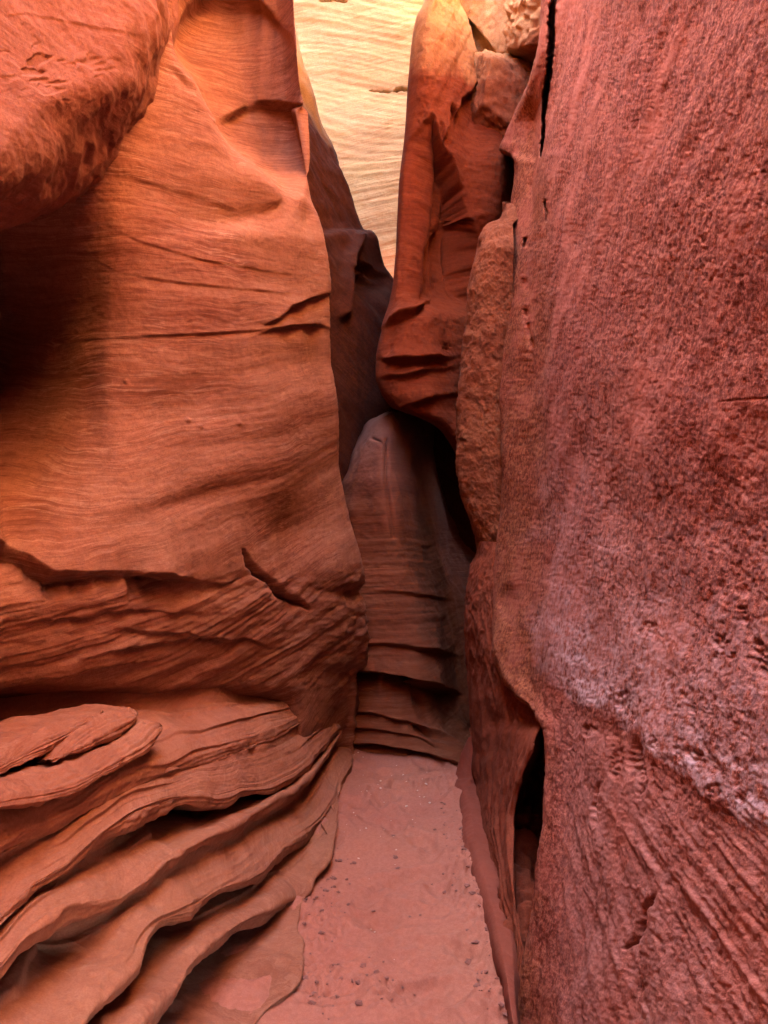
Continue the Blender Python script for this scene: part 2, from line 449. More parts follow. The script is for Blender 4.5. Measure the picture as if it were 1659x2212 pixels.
# overhanging block, upper left
BE = [(-330, 366), (-250, 368), (-100, 374), (0, 378), (60, 377), (110, 366), (160, 354), (200, 346), (240, 328), (285, 294), (330, 258), (370, 222), (400, 188), (425, 150), (448, 100), (466, 50), (480, 0), (492, -60), (500, -120), (510, -240)]
PT = [(-420, 1.2), (-150, 1.5), (0, 1.72), (100, 1.92), (200, 2.12), (300, 2.34), (376, 2.52)]
def block_ray(dy, e):
    cx, cy = -420.0, float(tri([(-330, -330), (0, -160), (250, -60), (510, -20)], dy))
    L = math.hypot(e - cx, dy - cy)
    ux, uy = (e - cx) / L, (dy - cy) / L
    at = lambda d: (cx + ux * d, cy + uy * d)
    yf = lambda x, y: float(tri(PT, x)) + 0.25 * (490 - y) / 500.0
    r = [np.array([-1.05, -2.5, EYE + (1106 - dy) / F * 1.5])]
    inner = float(tri([(-330, 30), (60, 45), (200, 85), (330, 150), (425, 140), (510, 90)], dy))
    for f in (0.0, 0.3, 0.55, 0.8, 0.95):
        x, y = at((L - inner) * f)
        r.append(W(x, y, yf(x, y)))
    x, y = at(L - inner * 0.82)
    r.append(W(x, y, yf(x, y) + 0.07))
    x, y = at(L - inner * 0.4)
    r.append(W(x, y, yf(x, y) + 0.26))
    x, y = at(L)
    ye = yf(x, y)
    r += [W(x, y, ye + 0.5), W(x - 10 * ux, y - 10 * uy, ye + 0.8), W(x - 60 * ux - 10, y - 60 * uy, ye + 1.5)]
    return r
rows = [block_ray(d, e) for d, e in BE]
rows = raise_top(rows, [-0.1, -0.6], [4.2, 6.5])
P = net(rows, 520, 420, lo=14, hi=150)
N = smooth_n(normals(P), 3)
X, Y = proj(P)
bedb = P[..., 2] + 0.05 * P[..., 1]
D = 0.02 * fbm(P, 2.5, 3, off=11) + 0.005 * fbm(P, 16, 3) + 0.002 * fbm(P, 60, 3) + 0.007 * strata_disp(bedb, P, 8, 2.0)
dE, _t = segdist(X, Y, [(e_, d_) for d_, e_ in BE])
rim = 1 - sm(30, 150, dE)
D += rim * (0.022 * ridged(P, 5, 2, off=1.0) + 0.006 * fbm(P, 22, 3))
yj = Y + 6 * noise(X / 30., 0.5, 0.5) + 4 * noise(X / 10., 1.5, 0.5)
D *= 0.6
sc = sm(0.25, 0.45, noise(X / 60., Y / 20., 7.3) + 0.5 * noise(X / 22., Y / 9., 2.1)) * np.exp(-((X - 130) / 110) ** 2 - ((Y - 140) / 60) ** 2)
D -= 0.007 * sc
D += lip(X, Y, [(0, 36), (60, 28), (200, 58), (340, 84)], 0.003, 0.002, 10, 14, 2, 40, 30)
D = np.where(P[..., 1] > 0.9, D, 0.02 * fbm(P, 2, 3))
grid_obj('overhang', P + N * D[..., None], M_block, LO, left)

# ------------------------------------------------------------------ LEDGES: a folded stack of layers below the left wall
def ledgeY(dx, dy):
    a = (dx - 829.5) / F
    b = (1106 - dy) / F
    Yv = np.full(np.shape(dx), 2.5)
    for _ in range(40):
        k = np.interp(Yv, [1.5, 1.9, 3.9, 4.6], [0.56, 0.53, 0.28, 0.26])
        Yn = (-0.5365 - k * 1.5) / (a - 0.074 + k * b)
        Yv = 0.5 * Yv + 0.5 * np.clip(Yn, 1.0, 5.4)
    return Yv

NT_ = 420
def resample(poly, n):
    p = np.array(poly, float)
    d = np.concatenate([[0], np.cumsum(np.hypot(*np.diff(p, axis=0).T))])
    q = np.linspace(0, d[-1], n)
    return pchip(d, p, q)

LIPS = [
    # polyline, undercut depth control (t, d), bulge
    ([(-260, 1640), (-100, 1600), (60, 1562), (200, 1530), (300, 1512), (420, 1496), (550, 1484), (650, 1480), (720, 1462), (772, 1460)], None),
    ([(-260, 1960), (-100, 1880), (0, 1835), (60, 1802), (130, 1766), (200, 1722), (300, 1672), (400, 1640), (500, 1612), (600, 1570), (690, 1528), (750, 1500), (774, 1486)], [(0, .05), (.3, .035), (.5, .012), (.8, .008), (1, .02)]),
    ([(-260, 2160), (-100, 2060), (0, 1990), (75, 1912), (125, 1880), (148, 1868), (172, 1844), (240, 1790), (280, 1766), (350, 1736), (425, 1718), (465, 1727), (500, 1720), (530, 1706), (575, 1704), (625, 1680), (665, 1650), (700, 1612), (735, 1560), (752, 1530)], [(0, .03), (.25, .02), (.45, .035), (.6, .06), (.68, .1), (.8, .09), (.93, .08), (1, .06)]),
    ([(-260, 2290), (-100, 2170), (0, 2095), (30, 2060), (60, 2022), (100, 1990), (150, 1966), (190, 1958), (230, 1950), (270, 1936), (310, 1908), (360, 1862), (425, 1822), (500, 1782), (575, 1742), (635, 1706), (690, 1652), (725, 1604), (746, 1566)], [(0, .05), (.25, .08), (.42, .09), (.5, .04), (.6, .025), (.75, .03), (1, .05)]),
    ([(-160, 2480), (0, 2370), (100, 2285), (175, 2212), (210, 2176), (250, 2126), (290, 2080), (305, 2046), (320, 2020), (350, 1990), (400, 1970), (430, 1952), (480, 1920), (545, 1896), (580, 1870), (610, 1836), (650, 1806), (700, 1766), (720, 1736), (744, 1680), (761, 1636), (762, 1614)], [(0, .05), (.25, .07), (.4, .12), (.55, .12), (.68, .06), (.8, .05), (.92, .03), (1, .02)]),
    ([(-40, 2540), (100, 2400), (200, 2300), (290, 2212), (345, 2162), (385, 2126), (410, 2086), (440, 2050), (480, 2020), (530, 1990), (580, 1966), (610, 1942), (654, 1931), (666, 1918), (686, 1886), (704, 1866), (722, 1820), (729, 1780), (722, 1752)], [(0, .06), (.3, .08), (.45, .13), (.6, .13), (.75, .12), (.9, .1), (1, .04)]),
    ([(160, 2620), (300, 2500), (400, 2400), (480, 2310), (545, 2222), (570, 2186), (602, 2160), (640, 2130), (652, 2094), (653, 2040), (645, 2006), (650, 1960), (680, 1900), (700, 1850), (710, 1800)], [(0, .08), (.3, .12), (.45, .14), (.6, .14), (.75, .1), (1, .1)]),
]
tt = np.linspace(0, 1, NT_)
Ls = []
for poly, d in LIPS:
    pp = resample(poly, NT_)
    Yl = np.minimum(ledgeY(pp[:, 0], pp[:, 1]), 0.965 * EYE * F / np.maximum(pp[:, 1] - 1106, 50))
    Ls.append(np.stack([(pp[:, 0] - 829.5) / F * Yl, Yl, EYE + (1106 - pp[:, 1]) / F * Yl], 1))
INW = np.array([-0.86, 0.42, -0.12])
INW /= np.linalg.norm(INW)
secs = []
NSEG = 96
jl = [0.006 * noise(tt * 30, i * 3.1, 0.3) + 0.003 * noise(tt * 90, i * 2.1, 4.3) for i in range(len(Ls))]
L0 = Ls[0] + INW * 0.32 + np.array([0, 0, 0.03])
for i in range(1, len(Ls)):
    up, lo = Ls[i - 1], Ls[i]
    d = np.interp(tt, *zip(*LIPS[i - 1][1])) if i > 1 else np.interp(tt, [0, .5, .62, .75, .9, 1], [.55, .5, .32, .12, .05, .02])
    d = d * 2.1 + np.maximum(d - 0.075, 0) * 6.0 if i > 1 else d
    dd = d[:, None]
    gap = np.linalg.norm(lo - up, axis=1)[:, None]
    if i == 1:
        rec = up + INW * dd + (lo - up) * 0.30
        pts = [up + INW * dd + np.array([0, 0, 0.03]), rec, up + (lo - up) * 0.5 + INW * dd * 0.35, up + (lo - up) * 0.75 + INW * 0.02, lo]
        tk = [0, .25, .5, .78, 1]
    else:
        nose = np.minimum(0.010 + 0.18 * gap, 0.05)
        p0 = up
        p1 = up + np.array([0, 0, -1.0]) * nose * 0.8 + INW * np.minimum(dd * 0.15, 0.01)
        bt = np.clip(dd / 0.2, 0, 1)
        p2 = up + INW * dd * 0.7 + (lo - up) * (0.14 + 0.06 * bt)
        p3 = up + INW * dd + (lo - up) * (0.32 + 0.22 * bt)
        p4 = up + INW * dd * (0.55 + 0.2 * bt) + (lo - up) * (0.56 + 0.14 * bt)
        p5 = up + INW * dd * (0.16 + 0.14 * bt) + (lo - up) * (0.82 + 0.06 * bt)
        pts = [p0, p1, p2, p3, p4, p5, lo]
        tk = [0, .12, .27, .42, .64, .84, 1]
    sec = pchip(tk, np.stack(pts), np.linspace(0, 1, NSEG, endpoint=False))
    secs.append(sec)
# last: under the lowest lip to the ground
lo = Ls[-1]
end = np.stack([lo, lo + np.array([-0.01, 0, -0.03]), lo + INW * 0.12 + np.array([0, 0, -0.10]), lo + INW * 0.3 + np.array([0, 0, -0.3])])
secs.append(pchip([0, .2, .6, 1], end, np.linspace(0, 1, 40)))
P = np.concatenate(secs, 0)                     # (v, t, 3)
# wrap round the corner behind the right end
last = P[:, -1:, :]
wr = [last + np.array([[[-0.015, 0.06, 0]]]), last + np.array([[[-0.08, 0.25, -0.02]]]), last + np.array([[[-0.4, 0.9, -0.1]]])]
P = np.concatenate([P] + wr, 1)
# soften the folds slightly along v
for _ in range(2):
    Q = P.copy()
    Q[1:-1] = 0.25 * P[:-2] + 0.5 * P[1:-1] + 0.25 * P[2:]
    P = Q
N = smooth_n(normals(P), 5)
X, Y = proj(P)
vv = np.repeat(np.concatenate([np.linspace(i, i + 1, NSEG, endpoint=False) for i in range(len(Ls) - 1)] + [np.linspace(len(Ls) - 1, len(Ls), 40)])[:, None], P.shape[1], 1)
tg = np.repeat(np.concatenate([tt, [1, 1, 1]])[None], P.shape[0], 0)
vw = vv + 0.10 * noise(tg * 7, vv * 0.7, 0.4) + 0.03 * noise(tg * 22, vv * 2, 2.4)
D = 0.022 * fbm(P, 3.5, 2, off=5) + 0.003 * fbm(P, 18, 3) + 0.0014 * fbm(P, 80, 3, gain=.65)
D += 0.004 * noise(vw * 5, tg * 1.5, 1.0) + 0.0022 * noise(vw * 13, tg * 3, 6.0) + 0.0012 * noise(vw * 40, tg * 5, 3.0)
nl = np.exp(-((np.minimum(vv - np.floor(vv), 1 - vv + np.floor(vv))) / 0.16) ** 2)
D += nl * (0.0035 * noise(vw * 34, tg * 4, 9.0) + 0.002 * noise(vw * 70, tg * 9, 2.0))
sw = vw * 3.0 + 0.5 * noise(tg * 5, vv * 0.6, 7.7)
sw = sw - np.floor(sw)
D += 0.013 * (sw ** 1.5 - sm(0.93, 1.0, sw)) * sm(-0.1, 0.35, noise(tg * 4, vv * 1.3, 3.7)) * sm(0.0, 0.06, tg)
# chipped edges on the noses of the ledges
fr = vv - np.floor(vv)
near = np.exp(-((np.minimum(fr, 1 - fr)) / 0.10) ** 2)
D += near * (0.010 * fbm(P, 12, 3, off=9) + 0.004 * ridged(P, 30, 3, off=4)) * sm(-0.2, 0.3, noise(P[..., 0] * 3, P[..., 1] * 3, P[..., 2] * 3))
# mud cracks on the lowest shelf
mc = np.exp(-(((X - 505) / 55) ** 2 + ((Y - 2140) / 38) ** 2) ** 2)
cell = np.minimum(np.abs(noise(X / 15., Y / 11., 0.3)), np.abs(noise(X / 17. + 9, Y / 12., 4.3)))
D -= mc * 0.007 * np.exp(-(cell / 0.05) ** 2)
P = P + N * D[..., None]
grid_obj('rock_ledge', P, M_ledge, LO, left)

# the three slabs lying at the left on top of the ledges
def slab(name, top, bot, thick, yoff, nose, seed, label=None):
    n = 150
    a, b = resample(top, n), resample(bot, n)
    ya = ledgeY(a[:, 0], a[:, 1]) + yoff[0]
    yb = ledgeY(b[:, 0], b[:, 1]) + yoff[1]
    A = np.stack([(a[:, 0] - 829.5) / F * ya, ya, EYE + (1106 - a[:, 1]) / F * ya], 1)
    B = np.stack([(b[:, 0] - 829.5) / F * yb, yb, EYE + (1106 - b[:, 1]) / F * yb], 1)
    fr = np.linspace(0, 1, n)[:, None]
    cap = np.sqrt(np.clip(1 - np.clip((fr - (1 - nose)) / nose, 0, 1) ** 2, 0.0, 1))
    C = 0.5 * (A + B)
    A, B = C + (A - C) * cap, C + (B - C) * cap
    out = -INW
    pts = np.stack([A + INW * 0.25 * cap, A, A * 0.72 + B * 0.28 + out * thick * 0.75 * cap, A * 0.42 + B * 0.58 + out * thick * cap, A * 0.12 + B * 0.88 + out * thick * 0.6 * cap, B + INW * 0.01, B + INW * 0.25 * cap])
    Pq = pchip([0, .25, .4, .55, .7, .82, 1], pts, np.linspace(0, 1, 90))
    Nn = smooth_n(normals(Pq), 3)
    Dd = 0.010 * fbm(Pq, 8, 4, off=seed) + 0.005 * fbm(Pq, 30, 3) + 0.004 * noise(np.linspace(0, 1, 90)[:, None] * 26 + 0 * Pq[..., 0], Pq[..., 1] * 2, seed)
    return grid_obj(name, Pq + Nn * Dd[..., None], M_ledge, LO, left)
slab('rock_slab', [(-200, 1700), (0, 1612), (85, 1570), (160, 1548), (225, 1530)], [(-200, 1790), (0, 1672), (100, 1626), (165, 1582), (215, 1545)], 0.03, (0.06, 0.03), 0.25, 1.0)
slab('rock_slab', [(95, 1640), (130, 1600), (175, 1566), (225, 1540), (280, 1525), (297, 1528)], [(100, 1646), (130, 1642), (170, 1632), (218, 1610), (272, 1580), (296, 1550)], 0.03, (0.02, 0.0), 0.16, 5.0)
slab('rock_slab', [(-200, 1750), (-60, 1700), (60, 1668), (150, 1640), (215, 1612), (275, 1580), (310, 1548), (338, 1552)], [(-200, 1830), (0, 1748), (60, 1742), (125, 1730), (200, 1692), (260, 1657), (315, 1627), (346, 1590)], 0.045, (0.0, -0.05), 0.12, 9.0)

# ------------------------------------------------------------------ RIGHT WALL
def rightY(dx, dy):
    a = (dx - 829.5) / F
    b = (1106 - dy) / F
    Yv = 2.5
    for _ in range(60):
        Z = EYE + b * Yv
        x0 = float(tri([(-0.5, 0.30), (0, 0.40), (0.5, 0.505), (0.9, 0.585), (1.2, 0.64), (1.5, 0.685), (2.0, 0.71), (3.0, 0.80), (5, 1.0)], Z))
        Yv = 0.6 * Yv + 0.4 * min(max(x0 / a, 0.6), 5.0)
    return Yv
EDGE_R = [(-250, 1182), (0, 1172), (100, 1160), (200, 1130), (260, 1108), (300, 1092), (322, 1084), (334, 1100), (350, 1110), (420, 1104), (480, 1091), (640, 1083), (800, 1077), (950, 1080), (1050, 1085), (1120, 1073), (1200, 1062), (1300, 1060), (1400, 1066),
          (1470, 1090), (1520, 1130), (1560, 1164), (1600, 1176), (1650, 1180), (1750, 1174), (1830, 1167), (1900, 1157), (2000, 1146), (2100, 1130), (2212, 1118), (2400, 1100)]
def right_row(dy):
    e = float(tri(EDGE_R, dy))
    fold = max(1150.0, e + 45)
    yf = rightY(fold, dy)
    slope = float(tri([(0, 0.0065), (1300, 0.0065), (1500, 0.004), (1700, 0.0028), (2212, 0.003)], dy))
    yy = lambda dx: yf + (fold - dx) * slope
    r = [np.array([3.2, 7.5, EYE + (1106 - dy) / F * 5.0]), W(e + 60, dy, yy(e) + 1.6), W(e + 10, dy, yy(e) + 0.5), W(e + 1, dy, yy(e) + 0.14), W(e + 3, dy, yy(e + 3) + 0.01), W(e + 25, dy, yy(e + 25) - 0.005), W(fold, dy, yf)]
    for dx in (1260, 1400, 1540, 1659, 1850, 2300):
        r.append(W(dx, dy, rightY(dx, dy)))
    r.append(np.array([0.85, -0.3, EYE + (1106 - dy) / F * 0.8]))
    r.append(np.array([0.95, -4.0, EYE + (1106 - dy) / F * 1.2]))
    return r
rows = raise_top([right_row(d) for d, _ in EDGE_R], [0.2, 0.6], [5.2, 9.0])
P = net(rows, 520, 980, lo=10, hi=170)
N = smooth_n(normals(P), 4)
X, Y = proj(P)
D = 0.022 * fbm(P, 1.6, 3, off=21) + 0.005 * fbm(P, 9, 3, off=3)
rough = 0.55 + 0.45 * sm(1400, 1000, Y)
pw = 0.5 + sm(-0.3, 0.5, fbm(P, 3.0, 2, off=15))
D -= 0.0022 * pw * sm(0.0, 0.7, fbm(P, 52, 3, gain=0.6, off=6)) + 0.0009 * sm(0.25, 0.6, fbm(P, 24, 2, off=16))
D += 0.0014 * fbm(P, 75, 3, gain=0.65, off=6) + 0.0016 * fbm(P, 140, 2)
# lavender shoulder: swells along a diagonal, falls back below it
D += lip(X, Y + 14 * noise(X / 60., 0.3, 0.2) + 6 * noise(X / 18., 0.3, 0.2), [(1180, 1470), (1300, 1545), (1400, 1610), (1500, 1700), (1660, 1790), (1900, 1900)], 0.006, 0.005, 300, 300, 30, 40, 100)
# spalled hollows
rng = np.random.RandomState(4)
for cx, cy, rx, ry, an in ((1403, 1357, 16, 14, 0), (1552, 1386, 14, 17, 0), (1642, 1424, 20, 50, -.4), (1598, 1325, 12, 18, 0), (1374, 1640, 16, 45, .1), (1332, 1650, 12, 38, .2), (1420, 1612, 9, 20, .1), (1505, 1634, 24, 14, .5), (1550, 1655, 16, 22, -.5), (1556, 1708, 15, 17, 0),
                            (1608, 1722, 11, 13, 0), (1348, 1508, 10, 26, .3), (1272, 1577, 14, 14, 0), (1420, 1675, 8, 26, .0), (1586, 1416, 9, 10, 0), (1390, 1690, 9, 40, 0.1)):
    xx, yy2 = X + 7 * noise(X / 12., Y / 12., 0.7), Y + 7 * noise(X / 12., Y / 12., 5.7)
    c, s = math.cos(an), math.sin(an)
    u = np.hypot(((xx - cx) * c + (yy2 - cy) * s) / rx, (-(xx - cx) * s + (yy2 - cy) * c) / ry)
    D -= (0.004 + 0.005 * ((cx * 7) % 10) / 10) * (1 - sm(0.7, 1.15, u)) * (0.6 + 0.8 * sm(-.3, .4, noise(X / 9., Y / 9., 3.3)))
# fanning ribs on the lower part
ang = np.arctan2(X - 1150, np.maximum(Y - 1350, 1))
fan = sm(1600, 1850, Y)
D += fan * (0.004 * noise(ang * 11, Y / 500., 0.2) + 0.003 * noise(ang * 26, Y / 300., 3.2) + 0.003 * noise(ang * 60, Y / 200., 7.2))
for poly in ([(1215, 1810), (1260, 1920), (1300, 1990), (1340, 2080), (1370, 2140), (1410, 2212)], [(1400, 1780), (1470, 1900), (1540, 2000), (1600, 2100), (1659, 2170)], [(1300, 1720), (1380, 1830), (1440, 1900)]):
    d, t = segdist(X + 3 * noise(Y / 15., X / 15., 1.2), Y, poly)
    D += 0.003 * np.exp(-(d / 7) ** 2)
D += crack(X + 6 * noise(Y / 14., X / 20., 0.2), Y, [(1418, 1935), (1395, 1965), (1388, 2000), (1372, 2030), (1350, 2052)], 5, 0.035)
D += crack(X + 5 * noise(Y / 14., X / 20., 0.2), Y, [(1130 + 160, 1690), (1280, 1740), (1282, 1790)], 4, 0.02)
D += crack(X, Y + 3 * noise(X / 14., Y / 20., 0.2), [(1560, 868), (1600, 864), (1659, 858)], 2, 0.003)
# long upright crack with thin flakes beside it
xs = X + 3 * noise(Y / 22., 0.2, 0.2) + 1.5 * noise(Y / 7., 0.2, 3.2)
V2 = P - np.array([0, 0, EYE])
V2 /= np.linalg.norm(V2, axis=2, keepdims=True)
E = np.zeros(X.shape)                 # cuts running straight into the wall
d, t = segdist(xs, Y, [(1200, -120), (1197, 0), (1189, 95), (1179, 190), (1172, 260), (1168, 336)])
E += 0.5 * np.exp(-(d / np.interp(Y, [-100, 0, 190, 336], [7, 6, 4, 2.5])) ** 4) * (1 - sm(325, 350, Y))
for poly, wd, dp in (([(1136, 512), (1138, 523), (1137, 538)], 3, 0.12), ([(1138, 560), (1139, 590), (1138, 640)], 2.0, 0.06), ([(1141, 660), (1148, 720), (1151, 755)], 2.0, 0.06), ([(1178, 430), (1182, 480)], 2, 0.15), ([(1066, 1380), (1071, 1440), (1073, 1490)], 2, 0.15), ([(1083, 1020), (1080, 1090)], 2, 0.1)):
    E -= crack(xs, Y, poly, wd, dp)
D += 0.012 * np.exp(-((xs - tri([(560, 1133), (673, 1137), (746, 1143), (800, 1137)], Y)) / 4) ** 2) * sm(540, 570, Y) * (1 - sm(770, 810, Y)) * (0.6 + 0.8 * noise(Y / 12., 0.2, 0.2))
# dark smooth panel low at the left of the wall
E += 0.05 * (1 - sm(0.5, 1.2, np.hypot((X - 1100) / 22, (Y - 1300) / 42)))
# torn lower fringe beside the cavity
D += 0.012 * sm(1380, 1560, Y) * (1 - sm(1700, 1800, Y)) * (1 - sm(1180, 1240, X)) * noise(X / 11., Y / 160., 0.4)
D = np.where(P[..., 1] > 0.7, D, 0.03 * fbm(P, 1.5, 4))
RO = (0.6, 2.4, 0.0)
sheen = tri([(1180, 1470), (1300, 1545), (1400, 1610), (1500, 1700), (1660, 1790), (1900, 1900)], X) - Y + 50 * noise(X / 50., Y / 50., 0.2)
pale = sm(-12, 12, sheen) * np.exp(-np.maximum(sheen, 0) / 340) * sm(1140, 1210, X + 60 * noise(X / 50., Y / 70., 8.2)) * np.clip(0.65 + 1.0 * noise((X + Y) / 90., (Y - 0.6 * X) / 30., 3.4), 0.6, 1)  # mask for the lavender sky light painted above the diagonal
dust = sm(10, -60, sheen) * sm(1180, 1260, X)
warm_bounce = (1 - sm(1120, 1215, X + 40 * noise(X / 60., Y / 120., 4.2)))  # warm bounce light painted as orange along the left strip
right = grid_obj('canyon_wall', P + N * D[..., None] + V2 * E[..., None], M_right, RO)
for nm, arr in (('pale', pale), ('warm_bounce', warm_bounce), ('dust', dust)):
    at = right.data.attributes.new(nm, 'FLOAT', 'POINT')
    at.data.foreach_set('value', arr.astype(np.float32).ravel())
thing(right, 'tall pitted red wall with a lavender sheen and an upright crack', 'rock wall')

# rough rib standing beside the wall
RIB = [(440, 1088), (474, 1080), (484, 1056), (500, 1042), (540, 1031), (590, 1018), (633, 1010), (680, 1008), (719, 1004), (770, 997), (819, 992), (860, 990), (898, 988), (944, 985), (1005, 986), (1040, 991), (1077, 997), (1120, 1014), (1156, 1027), (1191, 1033), (1240, 1015)]
rows = []
for dy, e in RIB:
    r_ = max(1100, e + 30)
    y0 = float(tri([(440, 4.75), (480, 4.5), (520, 4.35), (1150, 4.3), (1240, 4.35)], dy))
    rows.append([W(e + 40, dy, y0 + 1.6), W(e + 6, dy, y0 + 0.4), W(e, dy, y0 + 0.06), W(e + (r_ - e) * 0.12, dy, y0 - 0.03), W(e + (r_ - e) * 0.4, dy, y0 - 0.10), W(e + (r_ - e) * 0.75, dy, y0 - 0.14), W(r_ + 8, dy, y0 - 0.12)])
rows = [[p + np.array([0.02, 0.5, -0.05]) for p in rows[0]]] + rows
P = net(rows, 130, 420, lo=8, hi=80)
N = smooth_n(normals(P), 3)
D = 0.015 * fbm(P, 5, 3, off=31) + 0.008 * fbm(P, 16, 4, off=3) + 0.004 * fbm(P, 60, 3, gain=.6)
grid_obj('rock_rib', P + N * D[..., None], M_rib, RO, right)

# fluted foot of the wall, down to the cavity
FOOT = [(1170, 1034, 1085), (1191, 1033, 1085), (1241, 1013, 1085), (1295, 1008, 1085), (1385, 1010, 1095), (1470, 1012, 1125), (1520, 1013, 1150), (1556, 1015, 1166), (1590, 1020, 1160), (1620, 1024, 1152), (1650, 1022, 1140), (1685, 1026, 1126), (1720, 1030, 1118), (1760, 1036, 1112), (1790, 1040, 1108), (1850, 1050, 1110), (1950, 1070, 1114), (2050, 1085, 1124), (2212, 1100, 1124), (2400, 1110, 1130)]
def foot_y(dy, e, r_):
    Z5 = lambda Yv: float(tri([(0, 0.42), (0.5, 0.50), (1.0, 0.56), (1.5, 0.58), (2, 0.6)], EYE + (1106 - dy) / F * Yv))
    ye = float(tri([(1170, 4.35), (1560, 4.25), (1700, 4.1), (1850, 3.4), (1950, 2.95), (2212, 2.4), (2400, 2.1)], dy))
    yr = 2.9
    for _ in range(20):
        yr = 0.5 * yr + 0.5 * Z5(yr) / ((r_ - 829.5) / F)
    yr = min(yr, ye - 0.02)
    yr = max(yr, 2.05)
    if dy < 1570:
        ee = float(tri(EDGE_R, dy))
        r_ = max(r_, ee + 12)
        yr = right_row(dy)[4][1] + 0.06
        ye = max(ye, yr + 0.03)
    return ye, yr, r_
FY = np.array([foot_y(*f) for f in FOOT])
for _ in range(3):
    FY[1:-1, 1] = 0.25 * FY[:-2, 1] + 0.5 * FY[1:-1, 1] + 0.25 * FY[2:, 1]
rows = []
for (dy, e, _r), (ye, yr, r_) in zip(FOOT, FY):
    ye = max(ye, yr + 0.02)
    g = lambda f: (e + (r_ - e) * f, ye + (yr - ye) * f ** 0.9)
    rows.append([W(e + 30, dy, ye + 1.3), W(e + 4, dy, ye + 0.25), W(*((e,) + (dy,) + (ye + 0.03,)))] + [W(g(f)[0], dy, g(f)[1] - 0.015 * math.sin(f * 3.1)) for f in (0.1, 0.3, 0.5, 0.7, 0.9)] + [W(r_, dy, yr + 0.02), W(r_ + 4, dy, yr + 0.25), W(r_ + 30, dy, yr + 1.2)])
P = net(rows, 190, 520, lo=8, hi=80)
N = smooth_n(normals(P), 3)
X, Y = proj(P)
D = 0.014 * fbm(P, 4, 3, off=41) + 0.004 * fbm(P, 24, 3)
fl = sm(1380, 1560, Y)
u = np.linspace(0, 1, P.shape[1])[None] + 0.02 * noise(Y / 90., 0.4, 0.3)
D += fl * (0.022 * noise(u * 15, Y / 420., 0.6) + 0.012 * noise(u * 34, Y / 260., 4.6)) + 0.005 * noise(u * 60, Y / 120., 2.6)
D += (1 - fl) * 0.02 * ridged(P, 8, 3, off=2) * sm(1160, 1230, Y) * 0.5
grid_obj('rock_foot', P + N * D[..., None], M_flute, RO, right)

# back of the cavity with its broken lumps
rows = []
for dy in (1500, 1560, 1640, 1700, 1760, 1800, 1860, 1950, 2050, 2212):
    z = float(tri([(1500, 3.3), (1640, 3.25), (1740, 3.05), (1770, 2.8), (1800, 2.9), (1860, 2.68), (1950, 2.48), (2050, 2.32), (2212, 2.2)], dy))
    rows.append([W(dx, dy, z + 0.16 + k) for dx, k in ((1084, 0.35), (1106, 0.12), (1135, 0.1), (1160, 0.2), (1200, 0.15), (1240, 0.3))])
P = net(rows, 70, 200)
N = smooth_n(normals(P), 2)
D = 0.05 * fbm(P, 7, 4, off=51) + 0.02 * ridged(P, 14, 3, off=2)
grid_obj('cavity_rock', P + N * D[..., None], M_flute, RO, right)

# low smooth fin along the foot of the right wall
FIN = [(1592, 1014, 1030), (1606, 1006, 1036), (1634, 995, 1040), (1684, 983, 1040), (1712, 986, 1040), (1735, 992, 1044), (1777, 994, 1056), (1841, 1001, 1072), (1934, 1031, 1096), (2000, 1047, 1110), (2073, 1064, 1119), (2200, 1094, 1123), (2400, 1130, 1150)]
rows = []
for dy, e, r_ in FIN:
    yl = min(4.33, 1.5 * F / (dy - 1106) - 0.03)
    k = float(tri([(1592, 0.05), (1684, 0.12), (2400, 0.12)], dy))
    rows.append([W(e + 26, dy, yl + 0.35), W(e + 7, dy, yl + 0.12), W(e, dy, yl), W(e + (r_ - e) * 0.12, dy, yl - k * 0.5), W(e + (r_ - e) * 0.45, dy, yl - k), W(e + (r_ - e) * 0.8, dy, yl - k * 0.9), W(r_, dy, yl - k * 0.55), W(r_ + 14, dy, yl + 0.1)])
rows = [[p + np.array([0.03, 0.25, -0.02]) for p in rows[0]]] + rows
P = net(rows, 90, 360, lo=6, hi=60)
N = smooth_n(normals(P), 3)
D = 0.012 * fbm(P, 3, 3, off=61) + 0.002 * fbm(P, 25, 3)
X, Y = proj(P)
D += lip(X, Y + 0.6 * (X - 1000), [(970, 1700), (1060, 1700)], 0.012, 0.02, 25, 18, 4)
o = grid_obj('rock_fin', P + N * D[..., None], M_smooth, (0.42, 2.9, 0))
thing(o, 'low smooth red fin of rock curving along the right edge of the sand', 'rock fin')

# ------------------------------------------------------------------ HANGING FIN in the middle
FL = [(-250, 960), (-100, 938), (0, 918), (39, 899), (117, 887), (195, 881), (293, 875), (391, 863), (460, 859), (527, 856), (605, 850), (648, 843), (701, 827), (740, 818), (769, 813), (808, 810), (848, 823), (868, 836), (882, 850), (893, 880), (902, 906), (923, 945), (955, 970), (985, 988), (1010, 1010)]
FR = [(-250, 975), (0, 986), (51, 1004), (148, 1029), (176, 1030), (211, 1047), (254, 1063), (293, 1078), (344, 1102), (391, 1104), (465, 1094), (485, 1062), (492, 1056), (540, 1050), (1010, 1050)]
rows = []
for dy, e in FL:
    r_ = max(float(tri(FR, dy)), e + 30)
    y0 = float(tri([(-250, 5.3), (300, 5.15), (700, 5.0), (850, 4.95), (1010, 5.1)], dy))
    f = lambda t: e + (r_ - e) * t
    rows.append([W(e + 90, dy, y0 + 1.8), W(e + 12, dy, y0 + 0.5), W(e, dy, y0 + 0.12), W(f(.1), dy, y0), W(f(.3), dy, y0 - 0.06), W(f(.55), dy, y0 + 0.0), W(f(.8), dy, y0 + 0.12), W(r_, dy, y0 + 0.3), W(r_ + 2, dy, y0 + 0.7), W(r_ - 20, dy, y0 + 1.6)])
